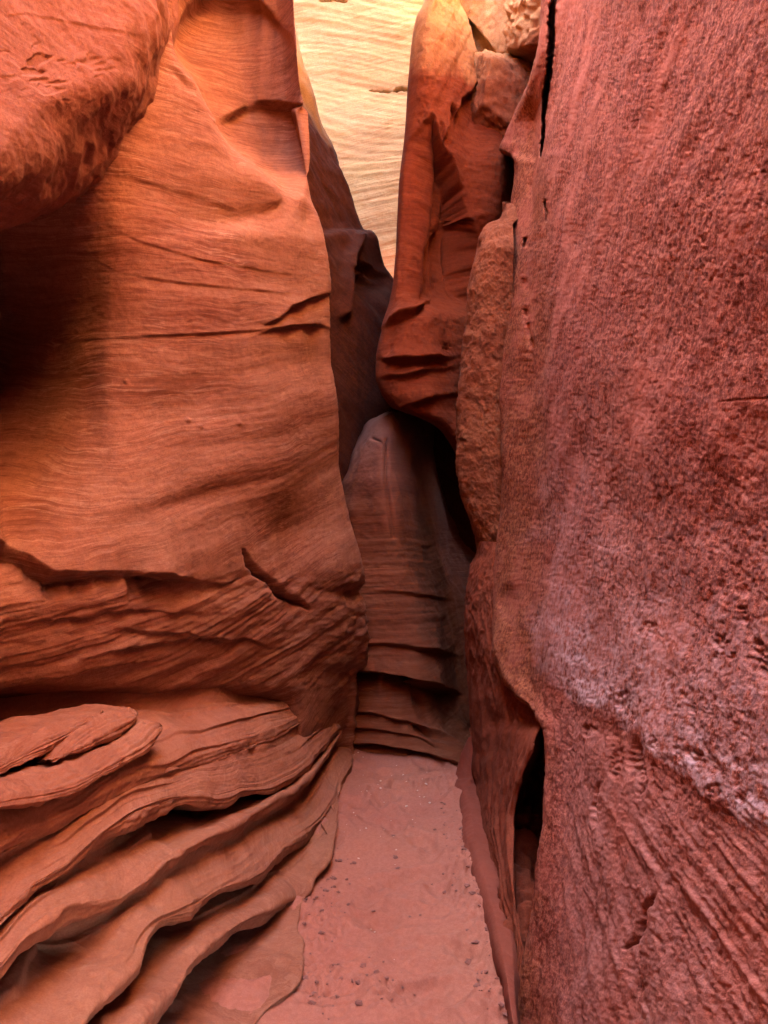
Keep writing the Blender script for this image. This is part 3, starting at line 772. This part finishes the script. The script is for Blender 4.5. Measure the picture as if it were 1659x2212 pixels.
rows.append([p + np.array([0.02, 0.35, 0.02]) for p in rows[-1]])
rows.append([p + np.array([0.1, 1.2, 0.15]) for p in rows[-1]])
top = rows[0]
rows = [[p + np.array(v) for p in top] for v in ((-2.6, -1.9, 2.6), (-1.9, -2.0, 0.4), (-1.2, -1.9, -0.5), (-0.4, -1.0, -0.3))] + rows  # unseen roof bent over the hump, added to darken it and the fin
P = net(rows, 240, 620, lo=8, hi=110)
N = smooth_n(normals(P), 4)
X, Y = proj(P)
D = 0.022 * fbm(P, 1.8, 2, off=71) + 0.003 * fbm(P, 16, 3)
# pale skin ends in ragged drips; the red hollow lies behind it
jx = X + 6 * noise(Y / 26., X / 40., 0.3) + 2 * noise(Y / 9., 0.3, 2.2)
xl = np.minimum(tri([(238, 934), (262, 914), (292, 890), (330, 876), (460, 868), (640, 856), (700, 842)], Y), np.interp(Y, *zip(*FL)) + 60)
xr = tri([(238, 936), (268, 944), (300, 955), (340, 985), (400, 1016), (480, 1034), (640, 1050), (700, 1060)], Y)
hol = sm(0, 5, jx - xl) * sm(0, 7, xr - jx) * sm(236, 262, Y) * (1 - sm(600, 690, Y))
D -= hol * 0.26 * (0.15 + 0.85 * sm(0, 70, jx - xl))
D += lip(jx, Y + 7 * noise(X / 8., Y / 30., 0.3), [(944, 268), (952, 262), (960, 300), (974, 226), (988, 244), (1000, 216), (1022, 192), (1060, 190)], 0.02, 0.08, 120, 500, 4, 6, 20)
D -= 0.10 * blob(X, Y, 1012, 470, 20, 90)
D += 0.05 * blob(X, Y, 1060, 330, 34, 110, 0.1)
D += 0.014 * ridged(P, 3.2, 2, off=6) + 0.005 * fbm(P, 34, 3, gain=.65) + 0.004 * noise((P[..., 2] + 0.3 * P[..., 0]) * 26, P[..., 0] * 1.5, 0.7)
D += 0.008 * noise((X + 0.45 * Y) / 14., Y / 150., 5.5) * (1 - sm(230, 330, Y))
# lit shelves near the lower tip
for poly, a, b in (([(820, 712), (860, 690), (900, 668), (940, 640), (980, 620)], 0.10, 0.07), ([(812, 772), (850, 784), (900, 780), (950, 776), (1000, 770)], 0.10, 0.07), ([(815, 818), (880, 812), (930, 800), (1000, 790)], 0.05, 0.04), ([(850, 884), (900, 866), (950, 856), (1000, 850)], 0.08, 0.05)):
    D += lip(X, Y + 4 * noise(X / 30., 0.3, 0.9), poly, a, b, 34, 22, 6, 30, 40) * (1 - 0.75 * sm(880, 990, X))
D -= 0.05 * blob(X, Y, 968, 752, 16, 9) * (0.4 + 1.4 * np.clip(noise(X / 5., Y / 5., 0.2), 0, 1))
el = np.interp(Y, *zip(*FL))
D = D * (0.12 + 0.88 * sm(2, 34, X - el))
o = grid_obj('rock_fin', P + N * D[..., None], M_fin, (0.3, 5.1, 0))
thing(o, 'tall hanging fin of deep red rock tapering to a rounded tip above the hump', 'rock fin')

# ------------------------------------------------------------------ broken wall with blocks above the rib
rows = []
for dy in (-250, -120, -20, 40, 110, 180, 250, 320, 380, 450, 560):
    rows.append([W(dx, dy, yy) for dx, yy in ((935, 13.5), (930, 9.0), (925, 7.2), (980, 6.1), (1010, 5.9), (1040, 5.75), (1080, 5.6), (1120, 5.4), (1160, 5.2), (1200, 5.1), (1260, 5.3))])  # first columns are an unseen flank added to dim the far wall
rows = raise_top(rows, [0.2, 0.5], [5.6, 9.0])
P = net(rows, 170, 330, lo=10, hi=90)
N = smooth_n(normals(P), 3)
X, Y = proj(P)
D = 0.02 * fbm(P, 3, 3, off=81) + 0.008 * fbm(P, 20, 3)
dg = (X - 988) * 0.77 - (Y - 8) * 0.64     # across the diagonal joint
D += 0.10 * sm(-4, 4, dg) - 0.05
D += 0.06 * sm(-5, 5, X - 1115 - 6 * noise(Y / 14., 0.3, 0.3)) * (0.6 + 0.35 * ridged(P, 9, 3) + 0.4 * fbm(P, 14, 4))
D -= 0.18 * sm(120, 140, Y + 0.15 * (X - 1080))
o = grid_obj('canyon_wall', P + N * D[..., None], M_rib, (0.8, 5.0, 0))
thing(o, 'broken orange rock face of angular plates behind the wedged boulder', 'rock wall')

def rock(name, c, r, mat, planes, seed, rough=0.06, n=80):
    th = np.linspace(0, math.pi, n)[:, None]
    ph = np.linspace(0, 2 * math.pi, 2 * n)[None]
    U = np.stack([np.sin(th) * np.cos(ph), np.sin(th) * np.sin(ph), np.cos(th) + 0 * ph], -1)
    rr = np.full(U.shape[:2], 1.25)
    for (nx, ny, nz, dd) in planes:
        k = U @ (np.array([nx, ny, nz]) / math.sqrt(nx * nx + ny * ny + nz * nz))
        rr = np.minimum(rr, np.where(k > 0.05, dd / np.maximum(k, 0.05), 9))
    rr = rr * (1 + rough * fbm(U, 3, 4, off=seed) + rough * 0.4 * fbm(U, 14, 3, off=seed))
    V = U * rr[..., None] * np.array(r) + np.array(c)
    return V
c = W(1086, 225, 5.45)
V = rock('boulder', c, (0.27, 0.25, 0.36), M_rib, [(0.1, -0.5, 1, 0.85), (-1, -0.4, 0.2, 0.85), (0.15, -1, -0.15, 0.8), (1, -0.3, 0.1, 0.9), (-0.4, -0.6, -1, 0.85), (0.9, -0.5, -0.8, 0.75), (0, 0, -1, 1.0), (0.5, -0.8, 0.6, .82)], 3.0, 0.07, 90)
o = grid_obj('boulder', V, M_rib, tuple(c - np.array([0, 0, 0.3])))
thing(o, 'angular tan boulder wedged between the hanging red fin and the pitted wall', 'boulder')

# ------------------------------------------------------------------ DARK WALL behind, left
DR = [(-250, 560), (-60, 600), (70, 637), (168, 664), (324, 723), (430, 762), (496, 785), (504, 808), (547, 828), (601, 853), (640, 875), (760, 960), (900, 1060), (1000, 1120), (1100, 1150), (1400, 1150), (1660, 1150)]
rows = []
for dy, e in DR:
    y0 = float(tri([(-250, 6.2), (600, 6.3), (1100, 6.6), (1660, 6.6)], dy))
    l = 560 if dy < 500 else 600
    f = lambda t: l + (e - l) * t
    rows.append([W(l - 160, dy, 5.0), W(l, dy, 5.3), W(f(.35), dy, y0 - 0.75), W(f(.7), dy, y0 - 0.35), W(f(.93), dy, y0 - 0.1), W(e, dy, y0), W(e - 4, dy, y0 + 0.4), W(e - 14, dy, y0 + 2.0), W(e - 40, dy, y0 + 7.2)])  # last columns run back as an unseen flank, added to dim the far wall
rows = [[p + np.array([-0.8, 0.3, 4.6]) for p in rows[0]], [p + np.array([-0.3, 0.2, 1.2]) for p in rows[0]]] + rows
P = net(rows, 200, 460, lo=8, hi=110)
N = smooth_n(normals(P), 3)
X, Y = proj(P)
D = 0.04 * fbm(P, 1.8, 3, off=91) + 0.006 * fbm(P, 12, 4)
D += 0.012 * noise((X - 0.5 * Y) / 10., Y / 150., 0.6) * sm(100, 200, Y)
d, t = segdist(X, Y, [(770, 520), (752, 560), (742, 620), (738, 680)])
D += 0.10 * np.exp(-(d / 10) ** 2)
D -= 0.14 * blob(X, Y, 800, 590, 40, 45)
for poly in ([(745, 585), (770, 592), (800, 580), (815, 596), (835, 604)], [(760, 560), (800, 566), (840, 590)]):
    D += lip(X, Y + 5 * noise(X / 12., 0.3, 0.9), poly, 0.05, 0.05, 14, 16, 3, 10, 10)
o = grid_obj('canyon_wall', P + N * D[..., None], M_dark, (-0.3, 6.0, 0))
thing(o, 'dark wall slanting down into the black gap behind the orange wall', 'rock wall')

# ------------------------------------------------------------------ HUMP at the end of the sand
HL = [(889, 845), (896, 832), (912, 806), (937, 791), (984, 766), (1020, 755), (1048, 738), (1100, 728), (1200, 720), (1300, 715), (1450, 710), (1560, 705), (1640, 700), (1700, 700)]
rows = []
for dy, e in HL:
    rid = float(tri([(889, 848), (966, 836), (1023, 836), (1098, 844), (1149, 850), (1300, 850), (1700, 850)], dy))
    k = float(tri([(889, 1.0), (1150, 0.8), (1300, 0.25), (1450, 0.0), (1700, 0)], dy))
    yl = float(tri([(889, 5.35), (1048, 5.3), (1300, 5.05), (1620, 4.92), (1700, 4.9)], dy))
    ym = float(tri([(889, 5.28), (937, 5.12), (1048, 4.98), (1300, 4.82), (1620, 4.72), (1700, 4.7)], dy))
    k2 = float(tri([(1450, 1.0), (1560, 0.75), (1610, 0.1), (1700, 0.0)], dy))
    rt = [(rid + 40, ym + 0.2 * k + 0.0 * (1 - k)), (rid + 85, ym + 0.8 * k + (0.26 * k2 - 0.14) * (1 - k)), (rid + 130, ym + 1.5 * k + (0.83 * k2 - 0.28) * (1 - k)), (rid + 190, ym + 1.6 * k + (1.67 * k2 - 0.42) * (1 - k)), (rid + 260, ym + 1.4 * k + (2.4 * k2 - 0.5) * (1 - k))]
    rows.append([W(e - 50, dy, yl + 1.2), W(e - 4, dy, yl + 0.3), W(e, dy, yl), W(e + (rid - e) * .45, dy, (yl + ym) / 2 - 0.06), W(rid - 3, dy, ym)] + [W(a, dy, b) for a, b in rt])
rows = [[p + np.array([0, 0.5, -0.05]) for p in rows[0]]] + rows
P = net(rows, 230, 560, lo=8, hi=110)
N = smooth_n(normals(P), 3)
X, Y = proj(P)
D = 0.02 * fbm(P, 2.5, 3, off=95) + 0.004 * fbm(P, 20, 3)
zb = P[..., 2] + 0.05 * noise(P[..., 0] * 2, P[..., 1] * 2, 0.3)
D += 0.004 * (noise(zb * 30, P[..., 0] * 1.0, 0.4) + 0.6 * noise(zb * 65, P[..., 0] * 2, 3.4)) * sm(1080, 1180, Y)
for poly, a, b, La, Lb in (([(700, 1452), (800, 1452), (870, 1462), (1000, 1500)], 0.09, 0.30, 60, 50), ([(700, 1538), (800, 1542), (900, 1566), (1000, 1600)], 0.05, 0.05, 16, 18), ([(700, 1572), (800, 1576), (900, 1592), (1000, 1620)], 0.03, 0.04, 12, 16), ([(700, 1612), (800, 1608), (900, 1624), (1000, 1650)], 0.04, 0.14, 10, 24),
                           ([(760, 1282), (850, 1278), (1000, 1300)], 0.012, 0.012, 20, 20), ([(760, 1392), (850, 1392), (1000, 1420)], 0.03, 0.03, 40, 26)):
    D += lip(X, Y + 2 * noise(X / 30., 0.3, 0.2), poly, a, b, La, Lb, 4, 10, 10)
d, t = segdist(X, Y, [(834, 950), (833, 1023), (842, 1098), (850, 1160)])
D -= 0.03 * np.exp(-(d / 5) ** 2) * (1 - sm(1150, 1180, Y))
d, t = segdist(X, Y, [(806, 948), (820, 954), (834, 964)])
D -= 0.015 * np.exp(-(d / 3) ** 2)
o = grid_obj('rock_hump', P + N * D[..., None], M_hump, (0, 4.8, 0))
thing(o, 'rounded banded hump of rock with a grey peak closing the end of the sandy path', 'rock hump')

# ------------------------------------------------------------------ SUNLIT far wall
xs_ = np.concatenate([np.linspace(-9, -2.2, 30), np.linspace(-2, 1.4, 260), np.linspace(1.6, 11, 40)])
zs_ = np.concatenate([np.linspace(-0.5, 4, 20), np.linspace(4.1, 10.6, 500), np.linspace(10.8, 15, 20)])
XX, ZZ = np.meshgrid(xs_, zs_)
P = np.stack([XX, 13.0 + 0.05 * ZZ + 0.0 * XX, ZZ], -1)
bedc = ZZ + XX * (0.14 - 0.34 * sm(8.6, 6.6, ZZ)) + 0.3 * noise(XX * 0.4, 0.2, ZZ * 0.4)
D = 0.25 * fbm(P, 0.25, 2) + 0.065 * (noise(bedc * 1.4, XX * 0.3, 0.3) + 0.5 * noise(bedc * 4.3, XX * .6, 4.3) * (0.3 + sm(-.2, .4, noise(XX * .8, 2.2, ZZ * .8))) + 0.3 * noise(bedc * 13, XX * 1.1, 8.3)) + 0.012 * fbm(P, 3, 5, gain=.6)
dX, dY = proj(P)
for poly, wd, dp in (([(796, 182), (820, 186), (845, 188)], 1.5, 0.10), ([(850, 186), (868, 182), (885, 186), (880, 190)], 3, 0.15), ([(690, 0), (720, -4), (750, 2)], 3, 0.12)):
    D += crack(dX, dY + 2 * noise(dX / 6., 0.3, 0.4), poly, wd, dp)
P[..., 1] -= D
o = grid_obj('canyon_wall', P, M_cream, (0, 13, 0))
thing(o, 'sunlit cream wall with fine slanting layers seen through the gap at the top', 'rock wall')

# ------------------------------------------------------------------ SAND
inv = np.linspace(1 / 1.2, 1 / 6.5, 520)
ys = np.concatenate([[-40, -10, -4, -1, 0, 0.5, 0.9], 1 / inv, [7.5, 9, 12, 20, 60]])
xs2 = np.concatenate([[-60, -20, -6, -2.5, -1.6], np.linspace(-1.0, 1.0, 360), [1.6, 2.5, 6, 20, 60]])
XX, YY = np.meshgrid(xs2, ys)
P = np.stack([XX, YY, 0 * XX], -1)
inn = (np.abs(XX) < 1.5) & (YY > 0.8) & (YY < 7)
H = 0.016 * fbm(P, 3.0, 2, off=2) + 0.004 * fbm(P, 10, 2, off=8) + 0.002 * fbm(P, 45, 3, gain=.6)
H += 0.02 * sm(0.12, 0.35, -XX - 0.02) + 0.035 * np.exp(-np.maximum(XX + 0.37 - 0.074 * (YY - 2.25), 0) / 0.05) * (0.5 + noise(YY * 4, 0.3, 0.2)) + 0.03 * np.exp(-np.maximum(0.36 - XX, 0) / 0.05) * (0.5 + noise(YY * 5, 4.3, 0.2))
H += 0.0016 * fbm(P, 110, 2)
# dents of old footprints
for _ in range(60):
    cx, cy, a = rng.uniform(-0.25, 0.33), rng.uniform(2.2, 4.6), rng.uniform(0, 3.1)
    u = (XX - cx) * math.cos(a) + (YY - cy) * math.sin(a)
    v = -(XX - cx) * math.sin(a) + (YY - cy) * math.cos(a)
    q = np.hypot(u / 0.05, v / 0.12)
    H += -0.014 * np.exp(-q ** 4) + 0.006 * np.exp(-((q - 1.25) / 0.25) ** 2)
# crumbly broken crust patches
for cx, cy, rx, ry in ((-0.2, 2.45, 0.09, 0.12), (0.33, 3.1, 0.07, 0.5), (0.33, 2.35, 0.07, 0.16), (0.0, 2.4, 0.07, 0.08), (-0.22, 2.8, 0.08, 0.2), (0.25, 4.25, 0.2, 0.1)):
    m = np.exp(-((XX - cx) / rx) ** 2 - ((YY - cy) / ry) ** 2)
    H += m * 0.024 * np.maximum(ridged(P, 26, 3, off=cx * 9), -0.6)
P[..., 2] = np.where(inn, H, -0.02)
sand = grid_obj('sand', P, M_sand)
sand['kind'] = 'structure'
sand['label'] = 'rippled pink sand path with dents and crumbs between the rock walls'
sand['category'] = 'sand'

# ------------------------------------------------------------------ crumbs, pebbles and a leaf on the sand
def sand_z(x, y):
    i = int(np.argmin(np.abs(ys - y)))
    j = int(np.argmin(np.abs(xs2 - x)))
    return float(P[i, j, 2])
def lump(name, r, seed, mat, flat=0.6):
    n = 12
    th = np.linspace(0, math.pi, n)[:, None]
    ph = np.linspace(0, 2 * math.pi, 2 * n)[None]
    U = np.stack([np.sin(th) * np.cos(ph), np.sin(th) * np.sin(ph), (np.cos(th) + 0 * ph) * flat], -1)
    U = U * (1 + 0.5 * fbm(U, 1.6, 3, off=seed))[..., None]
    return grid_obj(name, U * r, mat)
def plain(name, col, rough=0.9):
    q = NT(name)
    pos = q.new('ShaderNodeNewGeometry').outputs['Position']
    f = q.noise(pos, 160, 4, 0.6)
    q.t.links.new(q.mix(f, tuple(v * 0.7 for v in col), tuple(min(1, v * 1.25) for v in col)), q.bsdf.inputs['Base Color'])
    q.bsdf.inputs['Roughness'].default_value = rough
    return q.m
M_clod = plain('dried_mud', (0.15, 0.05, 0.035))
M_peb = plain('pale_pebble', (0.4, 0.26, 0.2))
rs = random.Random(5)
def scatter(name, protos, spots, label, cat, group):
    for k, (x, y, sc) in enumerate(spots):
        src = protos[k % len(protos)]
        o = src if k < len(protos) else src.copy()
        if k >= len(protos):
            S.collection.objects.link(o)
        o.location = (x, y, sand_z(x, y) + 0.2 * sc * 0.01)
        o.rotation_euler = (rs.uniform(-.4, .4), rs.uniform(-.4, .4), rs.uniform(0, 6.28))
        o.scale = (sc, sc * rs.uniform(0.6, 1.2), sc * rs.uniform(0.6, 1.1))
        thing(o, label, cat, group)
def spots(n, boxes, lo, hi):
    out = []
    for _ in range(n):
        cx, cy, rx, ry = rs.choice(boxes)
        out.append((min(0.36, max(-0.33 + 0.05 * (cy - 2.2), rs.gauss(cx, rx))), rs.gauss(cy, ry), lo + (hi - lo) * rs.random() ** 2.2))
    return out
cl = [lump('mud_crumb', 0.01, 3.0 * k, M_clod, 0.55) for k in range(5)]
scatter('mud_crumb', cl, spots(210, [(-0.2, 2.45, 0.05, 0.09), (-0.22, 2.85, 0.05, 0.2), (-0.2, 3.1, 0.04, 0.2), (0.31, 2.35, 0.04, 0.12), (0.32, 3.1, 0.04, 0.25), (0.33, 3.6, 0.04, 0.3), (0.0, 2.4, 0.06, 0.08), (0.05, 3.2, 0.2, 0.7)], 0.3, 1.3),
        'small dark crumb of dried mud lying on the pink sand path', 'mud crumb', 'mud crumbs scattered on the sand')
pb = [lump('pebble', 0.008, 40 + 3.0 * k, M_peb, 0.6) for k in range(3)]
scatter('pebble', pb, spots(60, [(0.02, 3.4, 0.17, 0.8), (0.0, 3.8, 0.12, 0.3), (0.05, 4.3, 0.15, 0.3)], 0.25, 0.9), 'tiny pale pebble lying on the pink sand path', 'pebble', 'pale pebbles on the sand')
u_ = np.linspace(-1, 1, 13)[None]
v_ = np.linspace(0, 1, 17)[:, None]
wd = 0.38 * np.sin(np.pi * v_ ** 0.8)
leafP = np.stack([u_ * wd + 0.05 * np.sin(6 * v_), v_ + 0 * u_, 0.35 * np.abs(u_) * wd + 0.25 * (v_ - 0.5) ** 2 + 0 * u_], -1) * 0.03
lf = grid_obj('dead_leaf', leafP, plain('dry_leaf', (0.62, 0.5, 0.26), 0.7))
lf.location = (-0.48, 1.72, 0.19)
lf.rotation_euler = (0.3, 0.2, 1.2)
sol = lf.modifiers.new('thickness', 'SOLIDIFY')
sol.thickness = 0.0008
thing(lf, 'pale yellow dead leaf caught on the lowest rock ledge', 'leaf')
